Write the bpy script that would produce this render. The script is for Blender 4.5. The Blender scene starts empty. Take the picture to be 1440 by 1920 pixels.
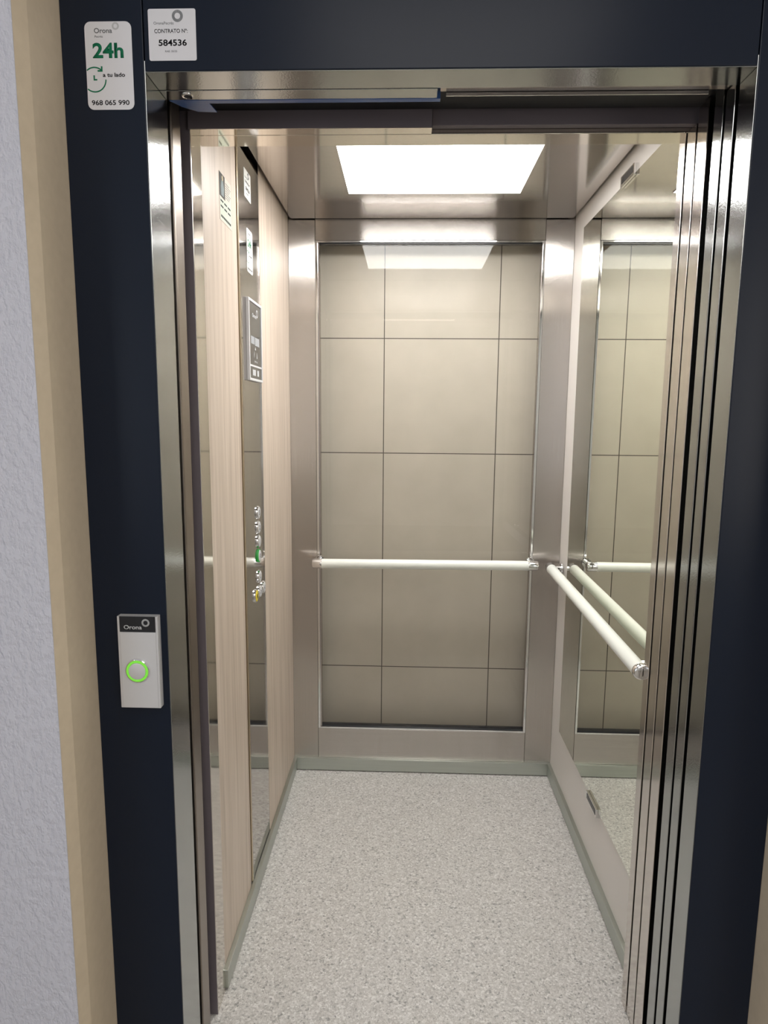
import bpy, bmesh, math, random
from mathutils import Vector, Matrix
random.seed(4)
S = bpy.context.scene
COL = S.collection
PI = math.pi

# ------------------------------------------------------------------ camera
FPX = 1226.27
cd = bpy.data.cameras.new('camera')
cd.sensor_fit = 'VERTICAL'; cd.sensor_height = 36.0; cd.sensor_width = 27.0
cd.lens = FPX * 36.0 / 1920.0
cd.clip_start = 0.02
cam = bpy.data.objects.new('camera', cd); COL.objects.link(cam)
CR = Matrix(((0.999374, -0.012972, 0.032899), (0.034417, 0.142856, -0.989145), (0.008131, 0.989658, 0.143213)))
cam.matrix_world = Matrix.Translation((0, 0, 1.3765)) @ CR.to_4x4()
S.camera = cam
S.view_settings.view_transform = 'Standard'
S.view_settings.look = 'None'
S.view_settings.gamma = 1.0
S.view_settings.use_curve_mapping = False
S.view_settings.exposure = 0.14

# ------------------------------------------------------------------ light levels
LED = 18.0            # ceiling panel of the lift
HALL_LED = 2.8        # ceiling panel of the landing
LEFT_FILL_W = 18.0       # fill light added on the left of the landing (W)
w = bpy.data.worlds.new('world'); S.world = w; w.use_nodes = True
w.node_tree.nodes['Background'].inputs[0].default_value = (0.75, 0.85, 1.0, 1)
w.node_tree.nodes['Background'].inputs[1].default_value = 0.05
ld = bpy.data.lights.new('landing_fill_left', 'AREA')  # unseen cool area light, added to brighten the landing from the left
ld.shape = 'RECTANGLE'; ld.size = 1.5; ld.size_y = 1.5; ld.energy = LEFT_FILL_W; ld.color = (0.80, 0.88, 1.0)
lo = bpy.data.objects.new('landing_fill_left', ld); COL.objects.link(lo)
lo.location = (-2.17, -1.35, 1.55); lo.rotation_euler = (0, -PI/2, 0)
ld2 = bpy.data.lights.new('landing_fill_right', 'AREA')  # unseen warm area light, added to brighten the left reveal
ld2.shape = 'RECTANGLE'; ld2.size = 1.5; ld2.size_y = 1.2; ld2.energy = 22.0; ld2.color = (1.0, 0.93, 0.84)
lo2 = bpy.data.objects.new('landing_fill_right', ld2); COL.objects.link(lo2)
lo2.location = (2.17, -1.35, 1.55); lo2.rotation_euler = (0, PI/2, 0)

# ------------------------------------------------------------------ materials
def mat(name):
    m = bpy.data.materials.new(name); m.use_nodes = True
    nt = m.node_tree
    return m, nt, nt.nodes['Principled BSDF']
def simple(name, col, rough=0.5, metal=0.0, spec=0.5, coat=0.0):
    m, nt, b = mat(name)
    b.inputs['Base Color'].default_value = (*col, 1)
    b.inputs['Roughness'].default_value = rough
    b.inputs['Metallic'].default_value = metal
    b.inputs['Specular IOR Level'].default_value = spec
    b.inputs['Coat Weight'].default_value = coat
    return m
def N(nt, t, **k):
    n = nt.nodes.new(t)
    for a, v in k.items(): setattr(n, a, v)
    return n
def objco(nt, scale):
    c = N(nt, 'ShaderNodeTexCoord'); mp = N(nt, 'ShaderNodeMapping')
    mp.inputs['Scale'].default_value = scale
    nt.links.new(c.outputs['Object'], mp.inputs['Vector'])
    return mp.outputs['Vector']
def ramp(nt, src, stops):
    r = N(nt, 'ShaderNodeValToRGB')
    e = r.color_ramp.elements
    while len(e) < len(stops): e.new(0.5)
    for x, (p, c) in zip(e, stops): x.position = p; x.color = (*c, 1)
    nt.links.new(src, r.inputs[0]); return r.outputs[0]
def noise(nt, vec, scale, detail=3, rough=0.5):
    n = N(nt, 'ShaderNodeTexNoise'); n.inputs['Scale'].default_value = scale
    n.inputs['Detail'].default_value = detail; n.inputs['Roughness'].default_value = rough
    nt.links.new(vec, n.inputs['Vector']); return n.outputs['Fac']
def bump(nt, b, h, strength, dist):
    bp = N(nt, 'ShaderNodeBump'); bp.inputs['Strength'].default_value = strength; bp.inputs['Distance'].default_value = dist
    nt.links.new(h, bp.inputs['Height']); nt.links.new(bp.outputs[0], b.inputs['Normal'])
def brushed(name, col, rough, spread, across, grain):
    """brushed steel: micro grooves tilt the normal along `across` by up to `spread`; `grain` = object scale of faint brushing lines"""
    m, nt, b = mat(name)
    b.inputs['Metallic'].default_value = 1
    b.inputs['Roughness'].default_value = rough
    if spread:
        wn = N(nt, 'ShaderNodeTexWhiteNoise', noise_dimensions='3D')
        nt.links.new(objco(nt, (9137, 7411, 8623)), wn.inputs['Vector'])
        mr = N(nt, 'ShaderNodeMapRange'); mr.inputs['To Min'].default_value = -spread; mr.inputs['To Max'].default_value = spread
        nt.links.new(wn.outputs['Value'], mr.inputs['Value'])
        sc_ = N(nt, 'ShaderNodeVectorMath', operation='SCALE'); sc_.inputs[0].default_value = across
        nt.links.new(mr.outputs[0], sc_.inputs['Scale'])
        ge = N(nt, 'ShaderNodeNewGeometry')
        ad = N(nt, 'ShaderNodeVectorMath', operation='ADD'); nt.links.new(ge.outputs['Normal'], ad.inputs[0]); nt.links.new(sc_.outputs[0], ad.inputs[1])
        no = N(nt, 'ShaderNodeVectorMath', operation='NORMALIZE'); nt.links.new(ad.outputs[0], no.inputs[0])
        nt.links.new(no.outputs[0], b.inputs['Normal'])
    f = noise(nt, objco(nt, grain), 1.0, 2)
    nt.links.new(ramp(nt, f, [(0.3, [c*0.95 for c in col]), (0.7, [min(1, c*1.05) for c in col])]), b.inputs['Base Color'])
    return m
ST = (0.52, 0.485, 0.455)
M = {}
M['steel_v'] = brushed('brushed_steel_vertical', ST, 0.15, 0.50, (1, 0, 0), (900, 900, 2))
M['steel_h'] = brushed('brushed_steel_horizontal', ST, 0.10, 0.27, (0, 0, 1), (2, 2, 900))
M['steel_ceiling'] = brushed('ceiling_steel', (0.60, 0.57, 0.545), 0.09, 0.05, (0, 1, 0), (2, 900, 2))
M['steel_polished'] = brushed('polished_steel', (0.66, 0.62, 0.56), 0.07, 0.0, (0, 0, 1), (600, 600, 3))
M['steel_door'] = brushed('door_steel', (0.66, 0.62, 0.585), 0.13, 0.0, (0, 0, 1), (600, 600, 3))
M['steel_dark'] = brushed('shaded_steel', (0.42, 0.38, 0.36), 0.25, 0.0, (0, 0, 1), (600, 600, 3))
M['steel_matt'] = brushed('matt_steel', ST, 0.38, 0.0, (0, 0, 1), (2, 2, 900))
M['steel_panel'] = brushed('panel_steel', (0.52, 0.49, 0.46), 0.06, 0.0, (0, 0, 1), (600, 600, 3))
# lacquered reveal with an orange-peel surface
m, nt, b = mat('lacquered_reveal')
b.inputs['Base Color'].default_value = (0.40, 0.415, 0.42, 1); b.inputs['Metallic'].default_value = 1; b.inputs['Roughness'].default_value = 0.15
bump(nt, b, noise(nt, objco(nt, (1, 1, 1)), 330, 2), 0.16, 0.0006)
M['reveal'] = m
M['chrome'] = simple('chrome', (0.80, 0.80, 0.80), 0.07, 1.0)
M['skirting'] = brushed('aluminium_skirting', (0.50, 0.53, 0.49), 0.38, 0.0, (1, 0, 0), (3, 3, 500))
M['gold_trim'] = brushed('champagne_trim', (0.56, 0.46, 0.33), 0.28, 0.0, (0, 0, 1), (500, 500, 3))
M['painted_return'] = simple('dark_satin_metal', (0.15, 0.13, 0.145), 0.45)
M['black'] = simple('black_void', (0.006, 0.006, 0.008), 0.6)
M['dark_plastic'] = simple('dark_plastic', (0.015, 0.016, 0.02), 0.25)
M['rubber'] = simple('brown_metal', (0.30, 0.26, 0.23), 0.32, 1.0)
M['rail'] = simple('white_rail', (0.80, 0.82, 0.77), 0.28)
M['sticker'] = simple('white_vinyl', (0.74, 0.74, 0.78), 0.35)
M['sticker_in'] = simple('white_vinyl_glossy', (0.80, 0.80, 0.77), 0.3)
M['green_ink'] = simple('green_ink', (0.012, 0.17, 0.085), 0.5, 0, 0.08)
M['black_ink'] = simple('black_ink', (0.01, 0.01, 0.012), 0.5, 0, 0.08)
M['grey_ink'] = simple('grey_ink', (0.16, 0.17, 0.18), 0.5, 0, 0.08)
M['pale_ink'] = simple('pale_grey_ink', (0.50, 0.51, 0.52), 0.5, 0, 0.08)
M['light_ink'] = simple('light_lettering', (0.62, 0.63, 0.66), 0.4)
M['silver'] = simple('silver_plate', (0.70, 0.70, 0.72), 0.5, 0.35)
M['blue_film'] = simple('blue_film', (0.03, 0.09, 0.28), 0.3)
M['yellow'] = simple('yellow_enamel', (0.75, 0.60, 0.04), 0.35)
M['sill'] = simple('aluminium_sill', (0.45, 0.45, 0.44), 0.4, 1.0)
M['flange'] = simple('steel_flange', (0.55, 0.56, 0.58), 0.25, 1.0)
def emit(name, col, s, base=(0.8, 0.8, 0.8)):
    m, nt, b = mat(name)
    b.inputs['Base Color'].default_value = (*base, 1); b.inputs['Roughness'].default_value = 0.6
    b.inputs['Emission Color'].default_value = (*col, 1); b.inputs['Emission Strength'].default_value = s
    return m
M['led'] = emit('led_diffuser', (1.0, 0.985, 0.96), LED)
M['hall_led'] = emit('hall_led_diffuser', (1.0, 0.965, 0.92), HALL_LED)
M['green_glow'] = emit('green_lit_ring', (0.24, 0.85, 0.05), 0.55, (0.1, 0.3, 0.05))
M['green_button'] = emit('green_lit_button', (0.03, 0.42, 0.06), 0.35, (0.02, 0.12, 0.03))
M['screen_lit'] = emit('lit_screen_segments', (0.9, 0.95, 1.0), 0.22, (0.2, 0.2, 0.2))
# mirror
M['mirror'] = simple('mirror_silvering', (0.90, 0.92, 0.83), 0.0, 1.0)
M['mirror_edge'] = simple('mirror_edge', (0.08, 0.11, 0.09), 0.3)
# clear glass: passes light, reflects a little, more at grazing angles
m, nt, b = mat('clear_glass'); nt.nodes.remove(b)
out = nt.nodes['Material Output']
tr = N(nt, 'ShaderNodeBsdfTransparent'); tr.inputs[0].default_value = (0.985, 0.985, 0.98, 1)
gl = N(nt, 'ShaderNodeBsdfGlossy'); gl.inputs['Roughness'].default_value = 0.0; gl.inputs[0].default_value = (1, 1, 1, 1)
lw = N(nt, 'ShaderNodeLayerWeight'); lw.inputs[0].default_value = 0.5
pw = N(nt, 'ShaderNodeMath', operation='POWER'); pw.inputs[1].default_value = 5
ma = N(nt, 'ShaderNodeMath', operation='MULTIPLY_ADD'); ma.inputs[1].default_value = 0.7; ma.inputs[2].default_value = 0.013
mx = N(nt, 'ShaderNodeMixShader')
nt.links.new(lw.outputs['Facing'], pw.inputs[0]); nt.links.new(pw.outputs[0], ma.inputs[0]); nt.links.new(ma.outputs[0], mx.inputs[0])
nt.links.new(tr.outputs[0], mx.inputs[1]); nt.links.new(gl.outputs[0], mx.inputs[2]); nt.links.new(mx.outputs[0], out.inputs[0])
M['glass'] = m
# pale oak laminate, grain running up the wall
m, nt, b = mat('oak_laminate')
v = objco(nt, (1, 34, 1.1)); f1 = noise(nt, v, 1.6, 6, 0.6)
v2 = objco(nt, (1, 260, 5)); f2 = noise(nt, v2, 1.0, 3)
mixf = N(nt, 'ShaderNodeMix', data_type='FLOAT'); mixf.inputs[0].default_value = 0.25
nt.links.new(f1, mixf.inputs[2]); nt.links.new(f2, mixf.inputs[3])
nt.links.new(ramp(nt, mixf.outputs[0], [(0.32, (0.41, 0.325, 0.26)), (0.5, (0.57, 0.475, 0.395)), (0.68, (0.66, 0.56, 0.48))]), b.inputs['Base Color'])
b.inputs['Roughness'].default_value = 0.42
M['oak'] = m
M['laminate'] = simple('off_white_laminate', (0.70, 0.665, 0.63), 0.38)
# navy satin paint
m, nt, b = mat('navy_satin_paint')
b.inputs['Base Color'].default_value = (0.0085, 0.0135, 0.0265, 1); b.inputs['Roughness'].default_value = 0.30; b.inputs['Specular IOR Level'].default_value = 0.22
bump(nt, b, noise(nt, objco(nt, (1, 1, 1)), 420, 2), 0.05, 0.0005)
M['navy'] = m
# speckled vinyl floor
m, nt, b = mat('speckled_vinyl')
vo = N(nt, 'ShaderNodeTexVoronoi'); vo.inputs['Scale'].default_value = 215
nt.links.new(objco(nt, (1, 1, 1)), vo.inputs['Vector'])
sep = N(nt, 'ShaderNodeSeparateColor'); nt.links.new(vo.outputs['Color'], sep.inputs[0])
vc = ramp(nt, sep.outputs[0], [(0.0, (0.32, 0.315, 0.31)), (0.10, (0.50, 0.485, 0.47)), (0.45, (0.585, 0.57, 0.552)), (0.8, (0.645, 0.63, 0.612)), (1.0, (0.76, 0.75, 0.735))])
vo2 = N(nt, 'ShaderNodeTexVoronoi'); vo2.inputs['Scale'].default_value = 470
nt.links.new(objco(nt, (1, 1, 1)), vo2.inputs['Vector'])
sp2 = N(nt, 'ShaderNodeSeparateColor'); nt.links.new(vo2.outputs['Color'], sp2.inputs[0])
vc2 = ramp(nt, sp2.outputs[1], [(0.0, (0.70, 0.69, 0.68)), (0.4, (0.93, 0.925, 0.92)), (1.0, (1.0, 1.0, 1.0))])
mm = N(nt, 'ShaderNodeMix', data_type='RGBA', blend_type='MULTIPLY'); mm.inputs[0].default_value = 1
nt.links.new(vc, mm.inputs[6]); nt.links.new(vc2, mm.inputs[7]); nt.links.new(mm.outputs[2], b.inputs['Base Color'])
b.inputs['Roughness'].default_value = 0.55
M['vinyl'] = m
# beige shaft tiles with dark joints; joint lines measured on the wall
m, nt, b = mat('beige_tiles')
c = N(nt, 'ShaderNodeTexCoord'); sx = N(nt, 'ShaderNodeSeparateXYZ'); nt.links.new(c.outputs['Object'], sx.inputs[0])
def joint(sock, off, size):
    a = N(nt, 'ShaderNodeMath', operation='SUBTRACT'); nt.links.new(sock, a.inputs[0]); a.inputs[1].default_value = off - 20*size
    d = N(nt, 'ShaderNodeMath', operation='MODULO'); nt.links.new(a.outputs[0], d.inputs[0]); d.inputs[1].default_value = size
    e = N(nt, 'ShaderNodeMath', operation='LESS_THAN'); nt.links.new(d.outputs[0], e.inputs[0]); e.inputs[1].default_value = 0.0034
    return e.outputs[0]
TS = 1.04
j1 = joint(sx.outputs[0], -0.0855*TS, 0.4075*TS)
j2 = joint(sx.outputs[2], 1.3765 + (0.4285-1.3765)*TS, 0.4085*TS)
jm = N(nt, 'ShaderNodeMath', operation='MAXIMUM'); nt.links.new(j1, jm.inputs[0]); nt.links.new(j2, jm.inputs[1])
tv = noise(nt, objco(nt, (1, 1, 1)), 3.5, 5, 0.6)
tc = ramp(nt, tv, [(0.3, (0.425, 0.385, 0.322)), (0.7, (0.495, 0.45, 0.38))])
tm = N(nt, 'ShaderNodeMix', data_type='RGBA'); nt.links.new(jm.outputs[0], tm.inputs[0]); nt.links.new(tc, tm.inputs[6]); tm.inputs[7].default_value = (0.05, 0.04, 0.03, 1)
nt.links.new(tm.outputs[2], b.inputs['Base Color']); b.inputs['Roughness'].default_value = 0.45
M['tiles'] = m
# rough-cast white wall
m, nt, b = mat('white_roughcast')
b.inputs['Base Color'].default_value = (0.62, 0.625, 0.70, 1); b.inputs['Roughness'].default_value = 0.85
v = objco(nt, (1, 1, 0.55))
h1 = noise(nt, v, 95, 4, 0.6); hr = ramp(nt, h1, [(0.36, (0, 0, 0)), (0.58, (1, 1, 1))])
bump(nt, b, hr, 0.55, 0.004)
M['roughcast'] = m
m, nt, b = mat('cream_paint')
f = noise(nt, objco(nt, (1, 1, 1)), 60, 3)
nt.links.new(ramp(nt, f, [(0.3, (0.68, 0.575, 0.43)), (0.7, (0.72, 0.61, 0.46))]), b.inputs['Base Color']); b.inputs['Roughness'].default_value = 0.55
bump(nt, b, f, 0.1, 0.001)
M['cream'] = m
M['plaster'] = simple('white_plaster', (0.72, 0.71, 0.69), 0.8)
m, nt, b = mat('hall_floor_tile')
f = noise(nt, objco(nt, (1, 1, 1)), 4, 4)
nt.links.new(ramp(nt, f, [(0.3, (0.30, 0.27, 0.23)), (0.7, (0.38, 0.35, 0.31))]), b.inputs['Base Color']); b.inputs['Roughness'].default_value = 0.25
M['hall_floor'] = m
M['photo_dark'] = simple('printed_photo', (0.045, 0.04, 0.032), 0.4, 0, 0.08)
M['photo_blue'] = simple('printed_figure', (0.22, 0.27, 0.28), 0.4, 0, 0.08)
M['photo_tan'] = simple('printed_tan', (0.55, 0.46, 0.30), 0.4, 0, 0.08)
M['paper'] = simple('notice_paper', (0.66, 0.60, 0.53), 0.4, 0, 0.08)
M['paper_green'] = simple('pale_green_print', (0.58, 0.63, 0.54), 0.4, 0, 0.08)
M['screen'] = simple('display_glass', (0.10, 0.095, 0.09), 0.06, 0.35)
M['frame_white'] = simple('white_window_frame', (0.75, 0.75, 0.75), 0.4)

# ------------------------------------------------------------------ mesh helpers
class MB:
    """collects shapes in world coordinates, builds ONE mesh object"""
    def __init__(s): s.bm = bmesh.new()
    def box(s, x0, x1, y0, y1, z0, z1, bev=0.0):
        bm = bmesh.new()
        bmesh.ops.create_cube(bm, size=1)
        for v in bm.verts:
            v.co = Vector((x0+(v.co.x+.5)*(x1-x0), y0+(v.co.y+.5)*(y1-y0), z0+(v.co.z+.5)*(z1-z0)))
        if bev: bmesh.ops.bevel(bm, geom=bm.edges[:], offset=bev, segments=2, affect='EDGES', profile=0.6)
        s.add(bm); return s
    def add(s, bm, mtx=None):
        if mtx: bm.transform(mtx)
        t = bpy.data.meshes.new('t'); bm.to_mesh(t); bm.free(); s.bm.from_mesh(t); bpy.data.meshes.remove(t); return s
    def addmesh(s, me, mtx=None):
        b = bmesh.new(); b.from_mesh(me); return s.add(b, mtx)
    def prism(s, pts, h0, h1, mtx=None):
        """polygon pts in local xy, extruded local z h0..h1"""
        bm = bmesh.new()
        lo_ = [bm.verts.new((x, y, h0)) for x, y in pts]; hi = [bm.verts.new((x, y, h1)) for x, y in pts]
        n = len(pts)
        bm.faces.new(hi); bm.faces.new(lo_[::-1])
        for i in range(n): bm.faces.new((lo_[i], lo_[(i+1) % n], hi[(i+1) % n], hi[i]))
        return s.add(bm, mtx)
    def lathe(s, prof, mtx, seg=32):
        """profile (r,h) spun about local z"""
        bm = bmesh.new(); rings = []
        for r, h in prof:
            if r < 1e-7: rings.append([bm.verts.new((0, 0, h))])
            else: rings.append([bm.verts.new((r*math.cos(2*PI*i/seg), r*math.sin(2*PI*i/seg), h)) for i in range(seg)])
        for a, b in zip(rings, rings[1:]):
            for i in range(seg):
                j = (i+1) % seg
                if len(a) == 1 and len(b) == 1: continue
                if len(a) == 1: bm.faces.new((a[0], b[i], b[j]))
                elif len(b) == 1: bm.faces.new((a[i], b[0], a[j]))
                else: bm.faces.new((a[i], b[i], b[j], a[j]))
        bmesh.ops.recalc_face_normals(bm, faces=bm.faces[:])
        return s.add(bm, mtx)
    def tube(s, path, r, seg=20, caps=True):
        bm = bmesh.new(); rings = []
        pts = [Vector(p) for p in path]
        prev = None
        for i, p in enumerate(pts):
            t = (pts[min(i+1, len(pts)-1)] - pts[max(i-1, 0)]).normalized()
            if prev is None:
                up = Vector((0, 0, 1)) if abs(t.z) < .9 else Vector((1, 0, 0)); n = t.cross(up).normalized()
            else: n = (prev - t*prev.dot(t)).normalized()
            prev = n; b = t.cross(n)
            rr = r[i] if isinstance(r, (list, tuple)) else r
            rings.append([bm.verts.new(p + rr*(math.cos(2*PI*k/seg)*n + math.sin(2*PI*k/seg)*b)) for k in range(seg)])
        for a, c in zip(rings, rings[1:]):
            for k in range(seg): bm.faces.new((a[k], a[(k+1) % seg], c[(k+1) % seg], c[k]))
        if caps: bm.faces.new(rings[0][::-1]); bm.faces.new(rings[-1])
        bmesh.ops.recalc_face_normals(bm, faces=bm.faces[:])
        return s.add(bm)
    def build(s, name, m, parent=None, smooth=False, origin=None, label=None):
        me = bpy.data.meshes.new(name)
        o = bpy.data.objects.new(name, me); COL.objects.link(o)
        if parent is not None:
            o.parent = parent; base = BASE[parent.name]; BASE[o.name] = base
            off = base
        else:
            cs = [v.co for v in s.bm.verts]
            off = Vector(origin) if origin else Vector(((min(c.x for c in cs)+max(c.x for c in cs))/2, (min(c.y for c in cs)+max(c.y for c in cs))/2, min(c.z for c in cs)))
            o.location = off; BASE[o.name] = off
        bmesh.ops.translate(s.bm, verts=s.bm.verts[:], vec=-off)
        s.bm.to_mesh(me); s.bm.free()
        me.materials.append(m)
        if smooth:
            for p in me.polygons: p.use_smooth = True
            me.set_sharp_from_angle(angle=math.radians(38))
        if label: o['label'] = label
        return o
BASE = {}
def thing(name, loc, label, cat, group=None, kind=None):
    o = bpy.data.objects.new(name, None); COL.objects.link(o); o.location = loc
    o.empty_display_size = 0.05
    BASE[o.name] = Vector(loc)
    return tag(o, label, cat, group, kind)
def tag(o, label, cat, group=None, kind=None):
    o['label'] = label; o['category'] = cat
    if group: o['group'] = group
    if kind: o['kind'] = kind
    return o
def frame(o, u, v):
    u = Vector(u); v = Vector(v); n = u.cross(v)
    return Matrix(((u.x, v.x, n.x, o[0]), (u.y, v.y, n.y, o[1]), (u.z, v.z, n.z, o[2]), (0, 0, 0, 1)))
def rrect(x0, x1, y0, y1, r, seg=6):
    p = []
    for cx, cy, a in ((x1-r, y1-r, 0), (x0+r, y1-r, 90), (x0+r, y0+r, 180), (x1-r, y0+r, 270)):
        for k in range(seg+1):
            t = math.radians(a + 90*k/seg); p.append((cx+r*math.cos(t), cy+r*math.sin(t)))
    return p
def textmesh(txt, x0, x1, y0, y1, bold=0.0, keep=False):
    """lettering fitted to a box in local xy; returns a mesh, lying 0..t in z"""
    c = bpy.data.curves.new('t', 'FONT'); c.body = txt; c.size = 1.0; c.offset = bold; c.extrude = 0.0; c.resolution_u = 4
    o = bpy.data.objects.new('t', c); COL.objects.link(o)
    dg = bpy.context.evaluated_depsgraph_get(); dg.update()
    me = bpy.data.meshes.new_from_object(o.evaluated_get(dg))
    bpy.data.objects.remove(o); bpy.data.curves.remove(c)
    xs = [v.co.x for v in me.vertices]; ys = [v.co.y for v in me.vertices]
    sx_ = (x1-x0)/(max(xs)-min(xs)); sy_ = (y1-y0)/(max(ys)-min(ys)); ax, ay = min(xs), min(ys)
    for v in me.vertices: v.co = Vector((x0+(v.co.x-ax)*sx_, y0+(v.co.y-ay)*sy_, 0.0))
    return me
def lettering(name, items, F, z, m, parent, thick=0.0002):
    """items: (text,x0,x1,y0,y1,bold); one mesh"""
    mb = MB()
    for it in items:
        me = textmesh(*it)
        b = bmesh.new(); b.from_mesh(me); bpy.data.meshes.remove(me)
        g = bmesh.ops.extrude_face_region(b, geom=b.faces[:])
        bmesh.ops.translate(b, verts=[e for e in g['geom'] if isinstance(e, bmesh.types.BMVert)], vec=(0, 0, thick))
        bmesh.ops.translate(b, verts=b.verts[:], vec=(0, 0, z))
        bmesh.ops.recalc_face_normals(b, faces=b.faces[:])
        mb.add(b, F)
    return mb.build(name, m, parent)
def arc_pts(cx, cy, r, a0, a1, wd, n=28):
    o = []
    for k in range(n+1):
        t = math.radians(a0+(a1-a0)*k/n); o.append((cx+(r+wd/2)*math.cos(t), cy+(r+wd/2)*math.sin(t)))
    for k in range(n, -1, -1):
        t = math.radians(a0+(a1-a0)*k/n); o.append((cx+(r-wd/2)*math.cos(t), cy+(r-wd/2)*math.sin(t)))
    return o
def ring(mb, cx, cy, r, wd, z, t, F, n=26):
    """ring made of short radial strokes, like the printed emblem"""
    for k in range(n):
        a = 360*k/n
        mb.prism(arc_pts(cx, cy, r, a, a+360/n*0.72, wd, 2), z, z+t, F)

# ------------------------------------------------------------------ dimensions
XL, XR, YB, H = -0.4254, 0.5746, 2.401, 2.0604
JL, JR = -0.420, 0.530           # clear opening
YF, ZH = 1.106, 1.913            # front of the landing frame, underside of its header
FL, FR = -0.5512, 0.657          # outer edges of the landing frame

# ================================================================== the setting: lift car
o = MB().box(XL-.02, XR+.02, 1.272, YB+.02, -0.02, 0.0).build('floor', M['vinyl']); tag(o, 'grey speckled vinyl floor of the lift car', 'floor', kind='structure')
MB().box(XL+.001, XR-.001, 1.2724, 1.2760, 0.0, 0.0012).build('threshold_strip', M['sill'], o)
o = MB().box(XL+.010, XR-.010, 1.412, YB-.010, H, H+.012, .001).build('ceiling', M['steel_ceiling']); tag(o, 'mirror finish steel ceiling of the lift car around the light panel', 'ceiling', kind='structure')
MB().box(XL-.03, XR+.03, 1.40, YB+.03, H+.030, H+.045).build('backing', M['black'], o)  # black plate above the edge gap, its shade put into the colour
# left wall
wl = thing('wall_left', (XL, 1.9, 0), 'pale oak laminate wall left of the lift car, split by the steel control column', 'wall', kind='structure')
MB().box(XL-.018, XL, 1.391, 1.681, 0.046, H+.028, .0008).build('wood_panel', M['oak'], wl)
MB().box(XL-.018, XL, 1.937, YB, 0.046, H+.028, .0008).build('wood_panel', M['oak'], wl)
MB().box(XL-.030, XL-.0185, 1.39, YB+.02, 0.0, H+.028).build('backing', M['black'], wl)
o = MB().box(XL-.018, XL-.002, 1.6825, 1.691, 0.053, H+.02).box(XL-.018, XL+.001, 1.6935, 1.7055, 0.053, H+.02, .0015).build('trim_1', M['gold_trim']); tag(o, 'narrow champagne metal trim beside the steel control column', 'trim', kind='structure')
# right wall
wr = thing('wall_right', (XR, 1.9, 0), 'off-white laminate wall right of the lift car, behind the mirror', 'wall', kind='structure')
MB().box(XR, XR+.018, 1.40, YB, 0.046, H+.028, .0008).build('laminate_panel', M['laminate'], wr)
# back wall: two columns, transom, kick panel around the glazing
GX0, GX1, GZ0, GZ1 = -0.3155, 0.4645, 0.180, 1.982
wb = thing('wall_back', (0.0746, YB, 0), 'brushed steel back wall of the lift car framing the tall window', 'wall', kind='structure')
MB().box(XL, -0.3305, YB, YB+.03, 0.046, H+.028, .0012).build('steel_column', M['steel_v'], wb)
MB().box(0.4745, XR, YB, YB+.03, 0.046, H+.028, .0012).build('steel_column', M['steel_v'], wb)
MB().box(-0.3295, 0.4735, YB, YB+.03, GZ1+.008, H+.028, .0012).build('transom', M['steel_h'], wb)
MB().box(-0.3295, 0.4735, YB, YB+.03, 0.046, GZ0-.008, .0012).build('kick_panel', M['steel_h'], wb)
wn = thing('window_1', (0.0746, YB, GZ0), 'tall clear glass pane in the back of the lift car, beige tiles behind', 'window', kind='structure')
fr = MB()
fr.box(-0.3295, -0.3205, YB-.002, YB+.03, GZ0-.007, GZ1+.007, .0012).box(GX1+.001, 0.4735, YB-.002, YB+.03, GZ0-.007, GZ1+.007, .0012)
fr.box(-0.3205, GX1+.001, YB-.002, YB+.03, GZ1+.0008, GZ1+.007, .0012).box(-0.3205, GX1+.001, YB-.002, YB+.03, GZ0-.007, GZ0-.0008, .0012)
fr.build('frame', M['chrome'], wn)
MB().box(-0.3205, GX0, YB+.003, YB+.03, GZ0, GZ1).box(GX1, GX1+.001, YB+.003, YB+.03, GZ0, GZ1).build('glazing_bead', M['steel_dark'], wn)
gk = MB()
gk.box(GX0, GX1, YB+.006, YB+.03, GZ1-.003, GZ1+.0005).box(GX0, GX1, YB+.006, YB+.03, GZ0-.0005, GZ0+.003)
gk.build('gasket', M['dark_plastic'], wn)
MB().box(GX0-.004, GX1+.0005, YB+.012, YB+.020, GZ0-.0004, GZ1+.0004).build('pane', M['glass'], wn)
# skirtings
o = MB().box(XL+.012, XR-.012, YB-.012, YB, 0.004, 0.052, .0012).build('baseboard_back', M['skirting']); tag(o, 'grey aluminium skirting under the glass back wall', 'skirting', kind='structure')
o = MB().box(XL, XL+.012, 1.3905, YB-.0005, 0.004, 0.052, .0012).build('baseboard_left', M['skirting']); tag(o, 'grey aluminium skirting under the oak wall', 'skirting', kind='structure')
o = MB().box(XR-.012, XR, 1.40, YB-.0005, 0.004, 0.052, .0012).build('baseboard_right', M['skirting']); tag(o, 'grey aluminium skirting under the off-white wall and mirror', 'skirting', kind='structure')
# shaft wall of tiles behind the glass
YT = YB*TS
o = MB().box(-1.3, 1.5, YT, YT+.1, -0.4, 2.7).build('wall_shaft', M['tiles'], origin=(0, YT, 0)); tag(o, 'beige tiled shaft wall seen through the glass back', 'wall', kind='structure')

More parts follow.
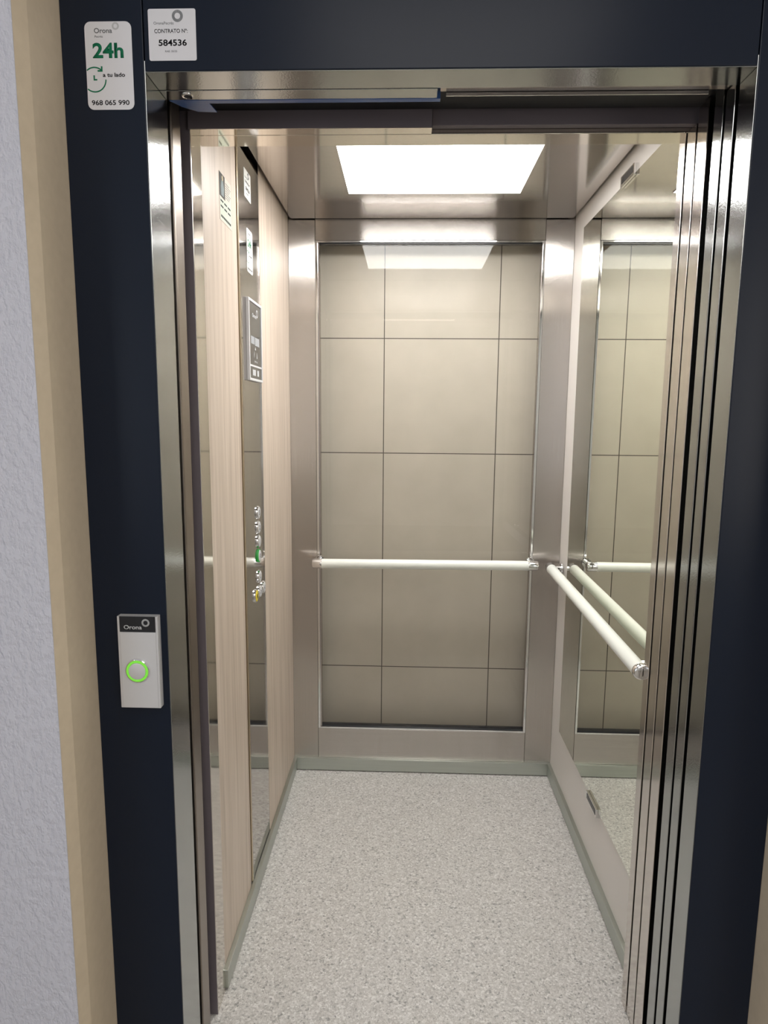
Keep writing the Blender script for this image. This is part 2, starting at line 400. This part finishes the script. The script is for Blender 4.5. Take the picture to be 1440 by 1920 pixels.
# ================================================================== car door frame and landing door frame
d1 = thing('door_1', (0.055, 1.37, 0), 'polished steel car door surround with header at the lift threshold', 'door frame', kind='structure')
MB().box(-0.4385, JL, 1.326, 1.3895, -0.3, 2.06, .0012).build('jamb', M['steel_polished'], d1)
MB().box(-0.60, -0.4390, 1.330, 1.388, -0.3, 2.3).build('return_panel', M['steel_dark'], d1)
MB().box(JR, XR+.03, 1.370, 1.3985, -0.3, 2.06, .0012).build('jamb', M['steel_door'], d1)
MB().box(JL-.001, XR+.03, 1.3465, 1.3985, ZH+.001, 2.20, .001).build('header', M['steel_polished'], d1)
MB().box(XL+.004, XR-.002, 1.3986, 1.4002, ZH+.004, H-.002, .0005).build('inner_transom', M['steel_matt'], d1)
MB().box(JL-.001, 0.0405, 1.3175, 1.3455, ZH+.001, 2.20, .001).build('header_strip', M['steel_polished'], d1)
MB().box(JL-.001, 0.0405, 1.3160, 1.3174, ZH+.0012, 1.99).build('header_face', M['painted_return'], d1)
MB().box(-0.4385, JL-.0008, 1.3235, 1.3258, -0.05, 2.0).build('jamb_face', M['painted_return'], d1)
MB().box(0.0415, 1.2, 1.3300, 1.3455, ZH+.010, 2.20, .001).build('track_cover', M['painted_return'], d1)
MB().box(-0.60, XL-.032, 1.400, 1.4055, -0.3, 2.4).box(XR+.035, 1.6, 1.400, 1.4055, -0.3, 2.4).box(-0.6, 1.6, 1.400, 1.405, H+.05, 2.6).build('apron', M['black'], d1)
MB().box(-0.60, 1.5, 1.256, 1.2715, -0.06, -0.001).build('sill', M['sill'], d1)

d2 = thing('door_2', (0.053, YF, 0), 'navy blue painted landing door frame around the lift entrance', 'door frame', kind='structure')
MB().box(FL, JL-.0008, YF, 1.166, -0.1, 2.30, .0012).build('post', M['navy'], d2)
MB().box(JR+.0008, FR, YF, 1.161, -0.1, 2.30, .0012).build('post', M['navy'], d2)
MB().box(JL+.0012, JR-.0012, YF, 1.158, ZH+.0008, 2.30, .0012).build('header', M['navy'], d2)
MB().box(JL-.030, JL, YF+.0022, 1.2025, -0.1, 1.93, .0006).build('reveal', M['reveal'], d2)
MB().box(JR, JR+.030, YF+.0022, 1.1615, -0.1, 1.93, .0006).build('reveal', M['reveal'], d2)
MB().box(JL+.0005, JR-.0005, YF+.0022, 1.1655, ZH, ZH+.020, .0006).build('soffit', M['reveal'], d2)
MB().box(JL+.0005, 0.0440, 1.1685, 1.2000, ZH, ZH+.060, .0006).build('soffit_strip', M['reveal'], d2)
MB().box(JL-.0365, JL-.0045, 1.236, 1.283, -0.1, 2.0, .003).build('closing_post', M['rubber'], d2)
MB().box(0.0450, JR-.012, 1.1690, 1.1720, ZH+.003, ZH+.030).box(0.0600, JR-.03, 1.2060, 1.2085, ZH+.006, ZH+.030).build('track_flange', M['flange'], d2)
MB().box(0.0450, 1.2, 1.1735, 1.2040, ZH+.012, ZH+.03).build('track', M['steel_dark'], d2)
bf = MB().box(JL+.030, 0.050, 1.2006, 1.2125, ZH-.0006, ZH+.012, .0004)
bf.prism([(JL+.004, 1.2035), (JL+.016, 1.2008), (JL+.030, 1.2006), (JL+.070, 1.2120), (JL+.074, 1.2480), (JL+.040, 1.2450), (JL+.018, 1.2260)], ZH+.0005, ZH+.0020)
bf.build('protective_film', M['blue_film'], d2, label='dark blue protective film')
MB().box(-0.60, 1.5, 1.168, 1.246, -0.06, -0.001).build('sill', M['sill'], d2)
# dark shaft gap between landing and car: linings that keep the hoistway dark
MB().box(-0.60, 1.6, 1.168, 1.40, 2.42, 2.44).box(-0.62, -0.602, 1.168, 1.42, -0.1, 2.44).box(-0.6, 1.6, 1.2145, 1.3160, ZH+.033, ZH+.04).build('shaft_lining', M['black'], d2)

# sliding panels, all parked on the right
def panel(y0, y1, m, label, ztop):
    t = thing('sliding_door_panel', (0.78, (y0+y1)/2, 0.004), label, 'door', 'open sliding door panels')
    MB().box(JR, 1.02, y0, y1, 0.006, ztop, .0012).build('leaf', m, t)
    MB().box(JR+.05, 0.98, (y0+y1)/2-.004, (y0+y1)/2+.004, 0.0005, 0.006).build('guide_shoe', M['dark_plastic'], t)
    return t
panel(1.1760, 1.2065, M['reveal'], 'grey landing door panel edge, right beside the reveal of the navy frame', ZH+.010)
panel(1.2165, 1.2495, M['reveal'], 'grey landing door panel edge next to the wide black gap', ZH+.030)
panel(1.2735, 1.3150, M['steel_door'], 'warm steel car door panel edge beside the wide black gap', ZH+.031)
panel(1.3220, 1.3605, M['steel_door'], 'warm steel car door panel edge, between its twin panel and the mirror side jamb', ZH+.008)

# ================================================================== lift fittings
# ceiling light
t = thing('ceiling_light', (0.0746, 1.903, H), 'bright white rectangular light panel in the lift ceiling', 'light')
MB().box(-0.187, 0.337, 1.675, 2.131, H-.0022, H-.0004, .0008).build('diffuser', M['led'], t)
fm = MB()
for a in ((-0.1885, -0.1872, 1.6735, 2.1325), (0.3372, 0.3385, 1.6735, 2.1325), (-0.1872, 0.3372, 1.6735, 1.6748), (-0.1872, 0.3372, 2.1312, 2.1325)): fm.box(*a, H-.0026, H-.0002)
fm.build('frame', M['steel_ceiling'], t)
# mirror
t = thing('wall_mirror', (XR, 1.83, 0.25), 'tall frameless mirror on the off-white right wall, held by small chrome clips', 'mirror')
MB().box(XR-.0052, XR-.0004, 1.420, 2.262, 0.250, 1.994).build('edge', M['mirror_edge'], t)
MB().box(XR-.0060, XR-.0053, 1.4206, 2.2614, 0.2506, 1.9934).build('mirror_glass', M['mirror'], t)
for z0, z1, zl0, zl1 in ((1.986, 2.014, 1.9945, 2.014), (0.232, 0.258, 0.232, 0.2495)):
    c_ = MB().box(XR-.0135, XR-.0062, 1.768, 1.872, z0, z1, .001).box(XR-.0062, XR-.0004, 1.768, 1.872, zl0, zl1)
    k = c_.build('clip', M['chrome'], t, label='small chrome clip')
    MB().box(XR-.0142, XR-.0134, 1.774, 1.862, z0+.007, z1-.004).build('pad', M['dark_plastic'], k)
# handrails
def handrail(label, p0, p1, nrm, rod, c1=.036):
    """p0,p1 ends of the bar axis; nrm unit vector to the wall; rod = distance to the wall"""
    p0, p1, nrm = Vector(p0), Vector(p1), Vector(nrm); d = (p1-p0).normalized(); r = 0.0175
    mid = (p0+p1)/2
    t = thing('handrail', tuple(mid + nrm*rod), label, 'handrail', 'lift handrails')
    MB().tube([p0+d*.036, p1-d*c1], r, 32).build('bar', M['rail'], t, True, label='satin white bar')
    for a, s, cl in ((p0, 1, .036), (p1, -1, c1)):
        off = .018 if cl > .03 else .055        # bracket position in from the end
        e = d*s
        q = [a, a+e*.0015, a+e*.004, a+e*(cl+.0002)]
        cp = MB().tube(q, [r*.72, r*.90, r*1.0, r*1.03], 32).build('end_cap', M['chrome'], t, True, label='chrome end cap')
        b0 = a+e*off
        br = MB().tube([b0+nrm*(r*.9), b0+nrm*(rod-.005)], .0085, 20)
        br.tube([b0+nrm*(rod-.005), b0+nrm*(rod-.0006)], [.017, .018], 24)
        br.build('bracket', M['chrome'], t, True, label='chrome wall bracket')
    return t
handrail('white handrail with chrome ends across the glass back wall', (-0.339, YB-.067, 0.845), (0.482, YB-.067, 0.849), (0, 1, 0), .0655)
handrail('white handrail with chrome ends running along the mirrored right wall', (0.528, 2.354, 0.841), (0.528, 1.4012, 0.8205), (1, 0, 0), XR-.0062-.528, .014)

# ================================================================== stickers
def sticker_base(name, F, wd, ht, r, label, cat, m, group):
    c = F @ Vector((wd/2, 0, 0))
    t = thing(name, tuple(c), label, cat, group)
    MB().prism(rrect(0, wd, 0, ht, r), 0, 0.0005, F).build('backing', m, t)
    return t
def service_sticker(F, wd, ht, label, m, group):
    t = sticker_base('service_sticker', F, wd, ht, wd*.13, label, 'sticker', m, group)
    Z = 0.0005
    X = lambda u: u*wd
    Y = lambda v: ht*(1-v)
    lettering('brand_lettering', [('Orona', X(.205), X(.59), Y(.130), Y(.073), .012)], F, Z, M['grey_ink'], t)
    lettering('brand_subline', [('Pecrés', X(.215), X(.385), Y(.180), Y(.156), 0)], F, Z, M['grey_ink'], t)
    rg = MB(); ring(rg, X(.665), Y(.052), wd*.058, wd*.034, Z, .0002, F); rg.build('logo_ring', M['pale_ink'], t)
    lettering('hours_lettering', [('24h', X(.155), X(.815), Y(.412), Y(.238), .03)], F, Z, M['green_ink'], t)
    ck = MB(); r = wd*.24; cx, cy = X(.17), Y(.655); w_ = wd*.026
    al = math.degrees(math.acos(-(cx-wd*.005)/(r+w_/2)))
    ck.prism(arc_pts(cx, cy, r, 52, al, w_), Z, Z+.0002, F)
    ck.prism(arc_pts(cx, cy, r, -al, 0, w_), Z, Z+.0002, F)
    ax, ay = cx+r*math.cos(math.radians(50)), cy+r*math.sin(math.radians(50))
    s = wd*.026
    ck.prism([(ax-s*3.2, ay-s*1.1), (ax+s*.9, ay-s*1.1), (ax+s*.9, ay+s*.1), (ax-s*3.2, ay+s*.1)], Z, Z+.00025, F)
    ck.prism([(ax-s*.3, ay-s*1.1), (ax+s*.9, ay-s*1.1), (ax+s*.9, ay+s*2.9), (ax-s*.3, ay+s*2.9)], Z, Z+.0003, F)
    ck.prism([(cx-s*.9, cy-s*.6), (cx+s*2.1, cy-s*.6), (cx+s*2.1, cy+s*.5), (cx+s*.2, cy+s*.5), (cx+s*.2, cy+s*3.3), (cx-s*.9, cy+s*3.3)], Z, Z+.0002, F)
    ck.build('clock_arrow', M['green_ink'], t)
    lettering('slogan_lettering', [('a tu lado', X(.35), X(.825), Y(.625), Y(.578), .022)], F, Z, M['black_ink'], t)
    lettering('phone_lettering', [('968 065 990', X(.083), X(.895), Y(.948), Y(.890), .014)], F, Z, M['black_ink'], t)
    return t
def contract_sticker(F, wd, ht, label, m, group):
    t = sticker_base('contract_sticker', F, wd, ht, wd*.04, label, 'sticker', m, group)
    Z = 0.0005
    X = lambda u: u*wd
    Y = lambda v: ht*(1-v)
    lettering('brand_lettering', [('OronaPecrés', X(.115), X(.535), Y(.302), Y(.248), 0)], F, Z, M['grey_ink'], t)
    lettering('contract_lettering', [('CONTRATO Nº:', X(.125), X(.825), Y(.465), Y(.388), .006)], F, Z, M['black_ink'], t)
    lettering('number_lettering', [('584536', X(.205), X(.80), Y(.715), Y(.59), .022)], F, Z, M['black_ink'], t)
    lettering('code_lettering', [('RAE: 30/35', X(.34), X(.59), Y(.838), Y(.80), 0)], F, Z, M['grey_ink'], t)
    rg = MB(); ring(rg, X(.62), Y(.14), wd*.088, wd*.055, Z, .0002, F, 34); rg.build('logo_ring', M['grey_ink'], t)
    return t
FF = frame((-0.5128, YF-.0002, 1.8572), (1, 0, -0.0), (0.0, 0, 1))
service_sticker(FF, 0.0745, 0.128, 'white 24h service sticker with green clock on the navy door post', M['sticker'], None)
FF = frame((-0.4112, YF-.0002, 1.9280), (1, 0, 0), (0, 0, 1))
contract_sticker(FF, 0.0750, 0.0742, 'square white contract number sticker on the navy door header', M['sticker'], None)

# ================================================================== landing call panel
t = thing('call_panel', (-0.4675, YF, 0.859), 'silver lift call panel with green lit button on the navy door post', 'call panel')
yf = YF-.0155
MB().box(-0.5030, -0.4317, yf, YF-.0003, 0.8595, 1.0282, .0008).build('housing', M['silver'], t)
MB().box(-0.4985, -0.4350, yf-.0012, yf-.0001, 0.8605, 0.9995, .0005).build('faceplate', M['silver'], t)
lb = MB().box(-0.4985, -0.4350, yf-.0012, yf-.0001, 1.0003, 1.0284, .0004).build('brand_plate', M['dark_plastic'], t, label='dark glossy name strip')
FF = frame((-0.4985, yf-.0012, 1.0003), (1, 0, 0), (0, 0, 1))
lettering('brand_lettering', [('Orona', .0075, .0395, .0050, .0125, .015)], FF, 0, M['light_ink'], lb)
rg = MB(); ring(rg, .0465, .0170, .0055, .0030, 0, .0002, FF); rg.build('logo_ring', M['pale_ink'], lb)
FB = frame((-0.4693, yf-.0012, 0.9297), (1, 0, 0), (0, 0, 1))
bt = MB().lathe([(0, .0052), (.0135, .0052), (.0150, .0046), (.0152, 0), (0, 0)], FB, 40).build('button', M['silver'], t, True, label='round silver push button')
MB().lathe([(.0155, 0.0002), (.0157, .0042), (.0166, .0050), (.0190, .0044), (.0196, .0004), (.0155, .0002)], FB, 48).build('lit_ring', M['green_glow'], bt, True)
MB().lathe([(.0197, .0001), (.0198, .0035), (.0212, .0028), (.0222, .0001), (.0197, .0001)], FB, 48).build('bezel', M['chrome'], bt, True)

# ================================================================== car control panel on the left wall
cp = thing('control_panel', (XL, 1.822, 0.054), 'tall mirror steel control column with floor buttons and display on the oak wall', 'control panel')
xs = XL-.0005
MB().box(XL-.018, xs, 1.7075, 1.9355, 0.054, H+.020, .0010).build('faceplate', M['steel_panel'], cp)
FL_ = lambda y, z, x=xs: frame((x, y, z), (0, 1, 0), (0, 0, 1))
# display
D = MB()
y0, y1, z0, z1 = 1.7600, 1.9150, 1.4720, 1.6865
D.box(xs, xs+.0085, y0, y0+.007, z0, z1, .001).box(xs, xs+.0085, y1-.007, y1, z0, z1, .001).box(xs, xs+.0085, y0+.007, y1-.007, z1-.007, z1, .001).box(xs, xs+.0085, y0+.007, y1-.007, z0, z0+.007, .001)
D.box(xs, xs+.0070, y0+.007, y1-.007, z0+.038, z0+.043)
ds = D.build('display_frame', M['silver'], cp)
sc = MB().box(xs, xs+.0060, y0+.007, y1-.007, z0+.007, z1-.007).build('display_screen', M['screen'], cp, label='dark glossy display screen')
FS = FL_(y0+.007, z0+.007, xs+.0060)
lettering('brand_lettering', [('Orona', .040, .088, .163, .174, .015)], FS, 0, M['light_ink'], sc)
rg = MB(); ring(rg, .097, .178, .009, .004, 0, .0002, FS); rg.build('logo_ring', M['light_ink'], sc)
sg = MB()
sg.prism([(.022, .092), (.062, .092), (.062, .112), (.022, .112)], 0, .0002, FS).prism([(.068, .090), (.118, .090), (.118, .112), (.068, .112)], 0, .0002, FS)
sg.build('screen_window', M['screen_lit'], sc)
ar = MB()
ar.prism([(.066, .078), (.076, .078), (.071, .086)], 0, .0002, FS)
ar.prism([(.052, .066), (.058, .066), (.058, .074), (.064, .058), (.046, .058), (.052, .074)][0:3] + [(.055, .056)], 0, .0002, FS)
ar.prism([(.084, .056), (.092, .056), (.088, .072)], 0, .0002, FS)
ar.build('screen_arrow', M['light_ink'], sc)
lettering('rating_lettering', [('320 kg', .056, .092, .043, .049, .0)], FS, 0, M['light_ink'], sc)
bx = MB().prism([(.035, .008), (.070, .008), (.070, .024), (.035, .024)], 0, .0002, FS).prism([(.088, .008), (.108, .008), (.108, .024), (.088, .024)], 0, .0002, FS)
bx.build('pictogram', M['pale_ink'], sc)
# buttons
def button(y, z, sym=None, m=None, lit=False, r=.0185, lab=None):
    F = FL_(y, z)
    k = .0060
    b = MB().lathe([(0, k), (r*.78, k), (r*.86, k-.0006), (r*.88, 0), (0, 0)], F, 36).build('button', m or M['silver'], cp, True, label=lab)
    MB().lathe([(r*.89, .0001), (r*.90, k*.80), (r*.96, k*.84), (r*1.03, k*.70), (r*1.05, .0001), (r*.89, .0001)], F, 36).build('bezel', M['green_button'] if lit else M['chrome'], b, True)
    if sym == 'bell':
        MB().prism([(-.0068, -.0050), (.0068, -.0050), (.0050, -.0030), (.0046, .0020), (.0028, .0052), (-.0028, .0052), (-.0046, .0020), (-.0050, -.0030)], k, k+.0002, F).prism(arc_pts(0, -.0062, .0010, 0, 359, .0019, 12), k, k+.0002, F).build('button_symbol', M['black_ink'], b)
    elif sym: lettering('button_symbol', [(sym, *((-.0012, .0012) if sym == '1' else (-.0042, .0042)), -.007, .007, .02)], F, k, M['black_ink'], b)
    return b
button(1.8490, 1.1025, '3'); button(1.8490, 1.0595, '2'); button(1.8490, 1.0185, '1')
button(1.8480, 0.9765, '0', None, True, lab='green lit floor button')
button(1.8490, 0.9143, '-1')
button(1.9000, 0.8690, '<'); button(1.8505, 0.8690, '>')
button(1.8020, 0.8690, 'bell', M['yellow'], lab='yellow alarm button')
# stickers on the column
service_sticker(FL_(1.7850, 1.7560, xs+.0002), 0.0640, 0.1105, 'white 24h sticker on the steel control column above the display', M['sticker_in'], None)
contract_sticker(FL_(1.7690, 1.9390, xs+.0002), 0.0720, 0.0700, 'white contract sticker near the top of the steel control column', M['sticker_in'], None)

# notice on the oak panel
FN = FL_(1.5345, 1.8150, XL+.0002)
t = thing('safety_notice', (XL, 1.5835, 1.815), 'small printed notice with dark photo on the front oak panel', 'notice')
MB().prism([(0, 0), (.099, 0), (.099, .103), (0, .103)], 0, .0004, FN).build('sheet', M['paper'], t)
ph = MB().prism([(0.0005, .052), (.046, .052), (.046, .1025), (0.0005, .1025)], .0004, .0006, FN).build('photo_print', M['photo_dark'], t)
MB().prism([(.014, .056), (.034, .056), (.038, .075), (.030, .090), (.018, .088), (.012, .074)], .0006, .0008, FN).build('printed_figure', M['photo_blue'], ph)
MB().prism(arc_pts(.026, .094, .0035, 0, 359, .005, 14), .0006, .0008, FN).build('printed_head', M['photo_tan'], ph)
gp = MB().prism([(.004, .003), (.096, .003), (.096, .050), (.004, .050)], .0004, .0005, FN).build('table_print', M['paper_green'], t)
tl = MB()
for i in range(3):
    for j in range(2):
        x = .008+i*.030; z = .030+j*.012
        tl.prism([(x, z), (x+.022, z), (x+.022, z+.0035), (x, z+.0035)], .0005, .0007, FN)
for i in range(8):
    x = .010+i*.0105; tl.prism([(x, .008), (x+.008, .008), (x+.008, .013), (x, .013)], .0005, .0007, FN)
tl.build('table_text', M['black_ink'], gp)
tx = MB()
for i in range(7):
    z = .060+i*.0052; tx.prism([(.052, z), (.052+.030+.012*((i*7) % 3)/2, z), (.052+.030+.012*((i*7) % 3)/2, z+.0016), (.052, z+.0016)], .0004, .0006, FN)
tx.build('body_text', M['grey_ink'], t)

# keyhole in the soffit of the landing frame
FK = frame((-0.3780, 1.1835, ZH-.0001), (1, 0, 0), (0, -1, 0))
t = thing('unlocking_keyhole', (-0.3780, 1.1835, ZH), 'small round release keyhole under the door header, left corner', 'keyhole')
MB().lathe([(.0060, 0), (.0062, .0022), (.0085, .0026), (.0098, .0012), (.0100, 0), (.0060, 0)], FK, 28).build('collar', M['chrome'], t, True)
MB().lathe([(0, .0006), (.0059, .0006), (.0059, 0), (0, 0)], FK, 24).build('socket', M['black'], t, True)

# ================================================================== the landing
YW = 0.983
wlf = thing('wall_front_left', (-1.4, YW, 0), 'rough white plaster wall left of the lift frame with a cream reveal', 'wall', kind='structure')
MB().box(-2.2, -0.5582, YW, 1.17, -0.02, 2.55).build('roughcast', M['roughcast'], wlf)
rv = MB(); rv.prism([(-0.5580, YW+.0005), (-0.5516, 1.0125), (-0.5516, 1.1650), (-0.5580, 1.1650)], -0.02, 2.55)
rv.build('painted_reveal', M['cream'], wlf)
wrf = thing('wall_front_right', (1.4, YW, 0), 'plaster wall right of the lift frame with a cream reveal', 'wall', kind='structure')
MB().box(0.6642, 2.2, YW, 1.17, -0.02, 2.55).build('roughcast', M['roughcast'], wrf)
rv = MB(); rv.prism([(0.6640, YW+.0005), (0.6640, 1.1650), (0.6575, 1.1650), (0.6575, 1.0125)], -0.02, 2.55)
rv.build('painted_reveal', M['cream'], wrf)
o = MB().box(-0.5580, 0.6640, YW, 1.10, 2.31, 2.55).build('wall_lintel', M['roughcast']); tag(o, 'plaster wall above the navy lift frame', 'wall', kind='structure')
o = MB().box(-2.3, 2.3, -3.7, 1.166, -0.06, -0.021).build('floor_landing', M['hall_floor']); tag(o, 'tiled landing floor in front of the lift', 'floor', kind='structure')
o = MB().box(-2.3, 2.3, -3.7, 1.17, 2.55, 2.62).build('ceiling_landing', M['plaster']); tag(o, 'white plaster ceiling of the landing', 'ceiling', kind='structure')
o = MB().box(-2.3, 2.3, -3.72, -3.62, -0.02, 2.55).build('wall_rear', M['plaster']); tag(o, 'white plaster wall at the far side of the landing', 'wall', kind='structure')
o = MB().box(2.2, 2.3, -3.62, 1.17, -0.02, 0.78).box(2.2, 2.3, -3.62, 1.17, 2.32, 2.55).box(2.2, 2.3, -3.62, -2.12, 0.78, 2.32).box(2.2, 2.3, -0.58, 1.17, 0.78, 2.32).build('wall_side_right', M['plaster']); tag(o, 'white plaster side wall of the landing, right', 'wall', kind='structure')
wsl = MB().box(-2.3, -2.2, -3.62, 1.17, -0.02, 0.78).box(-2.3, -2.2, -3.62, 1.17, 2.32, 2.55).box(-2.3, -2.2, -3.62, -2.12, 0.78, 2.32).box(-2.3, -2.2, -0.58, 1.17, 0.78, 2.32)
o = wsl.build('wall_side_left', M['plaster']); tag(o, 'white plaster side wall of the landing, left, around an added window', 'wall', kind='structure')
w2 = thing('added_window_left', (-2.25, -1.35, 0.78), 'unseen white framed window added in the left side wall for the fill light', 'window', kind='structure')  # out of view, added to go with the left fill light
fm = MB()
for a in ((-2.115, -2.065, .785, 2.315), (-.635, -.585, .785, 2.315), (-2.065, -.635, .785, .835), (-2.065, -.635, 2.265, 2.315), (-1.375, -1.325, .835, 2.265)): fm.box(-2.28, -2.23, *a, .004)
fm.build('frame', M['frame_white'], w2)
MB().box(-2.258, -2.252, -2.065, -0.635, .835, 2.265).build('pane', M['glass'], w2)
w3 = thing('added_window_right', (2.25, -1.35, 0.78), 'unseen white framed window added in the right side wall for the fill light', 'window', kind='structure')  # out of view, added to go with the right fill light
fm = MB()
for a in ((-2.115, -2.065, .785, 2.315), (-.635, -.585, .785, 2.315), (-2.065, -.635, .785, .835), (-2.065, -.635, 2.265, 2.315), (-1.375, -1.325, .835, 2.265)): fm.box(2.23, 2.28, *a, .004)
fm.build('frame', M['frame_white'], w3)
MB().box(2.252, 2.258, -2.065, -0.635, .835, 2.265).build('pane', M['glass'], w3)
t = thing('hall_light', (0.12, -1.5, 2.55), 'rectangular ceiling light panel of the landing', 'light')
MB().box(-0.30, 0.56, -3.30, 0.30, 2.532, 2.546, .002).build('diffuser', M['hall_led'], t)
fm = MB()
for a in ((-.32, -.30, -3.32, .32), (.56, .58, -3.32, .32), (-.30, .56, -3.32, -3.30), (-.30, .56, .30, .32)): fm.box(*a, 2.53, 2.5495)
fm.build('frame', M['frame_white'], t)
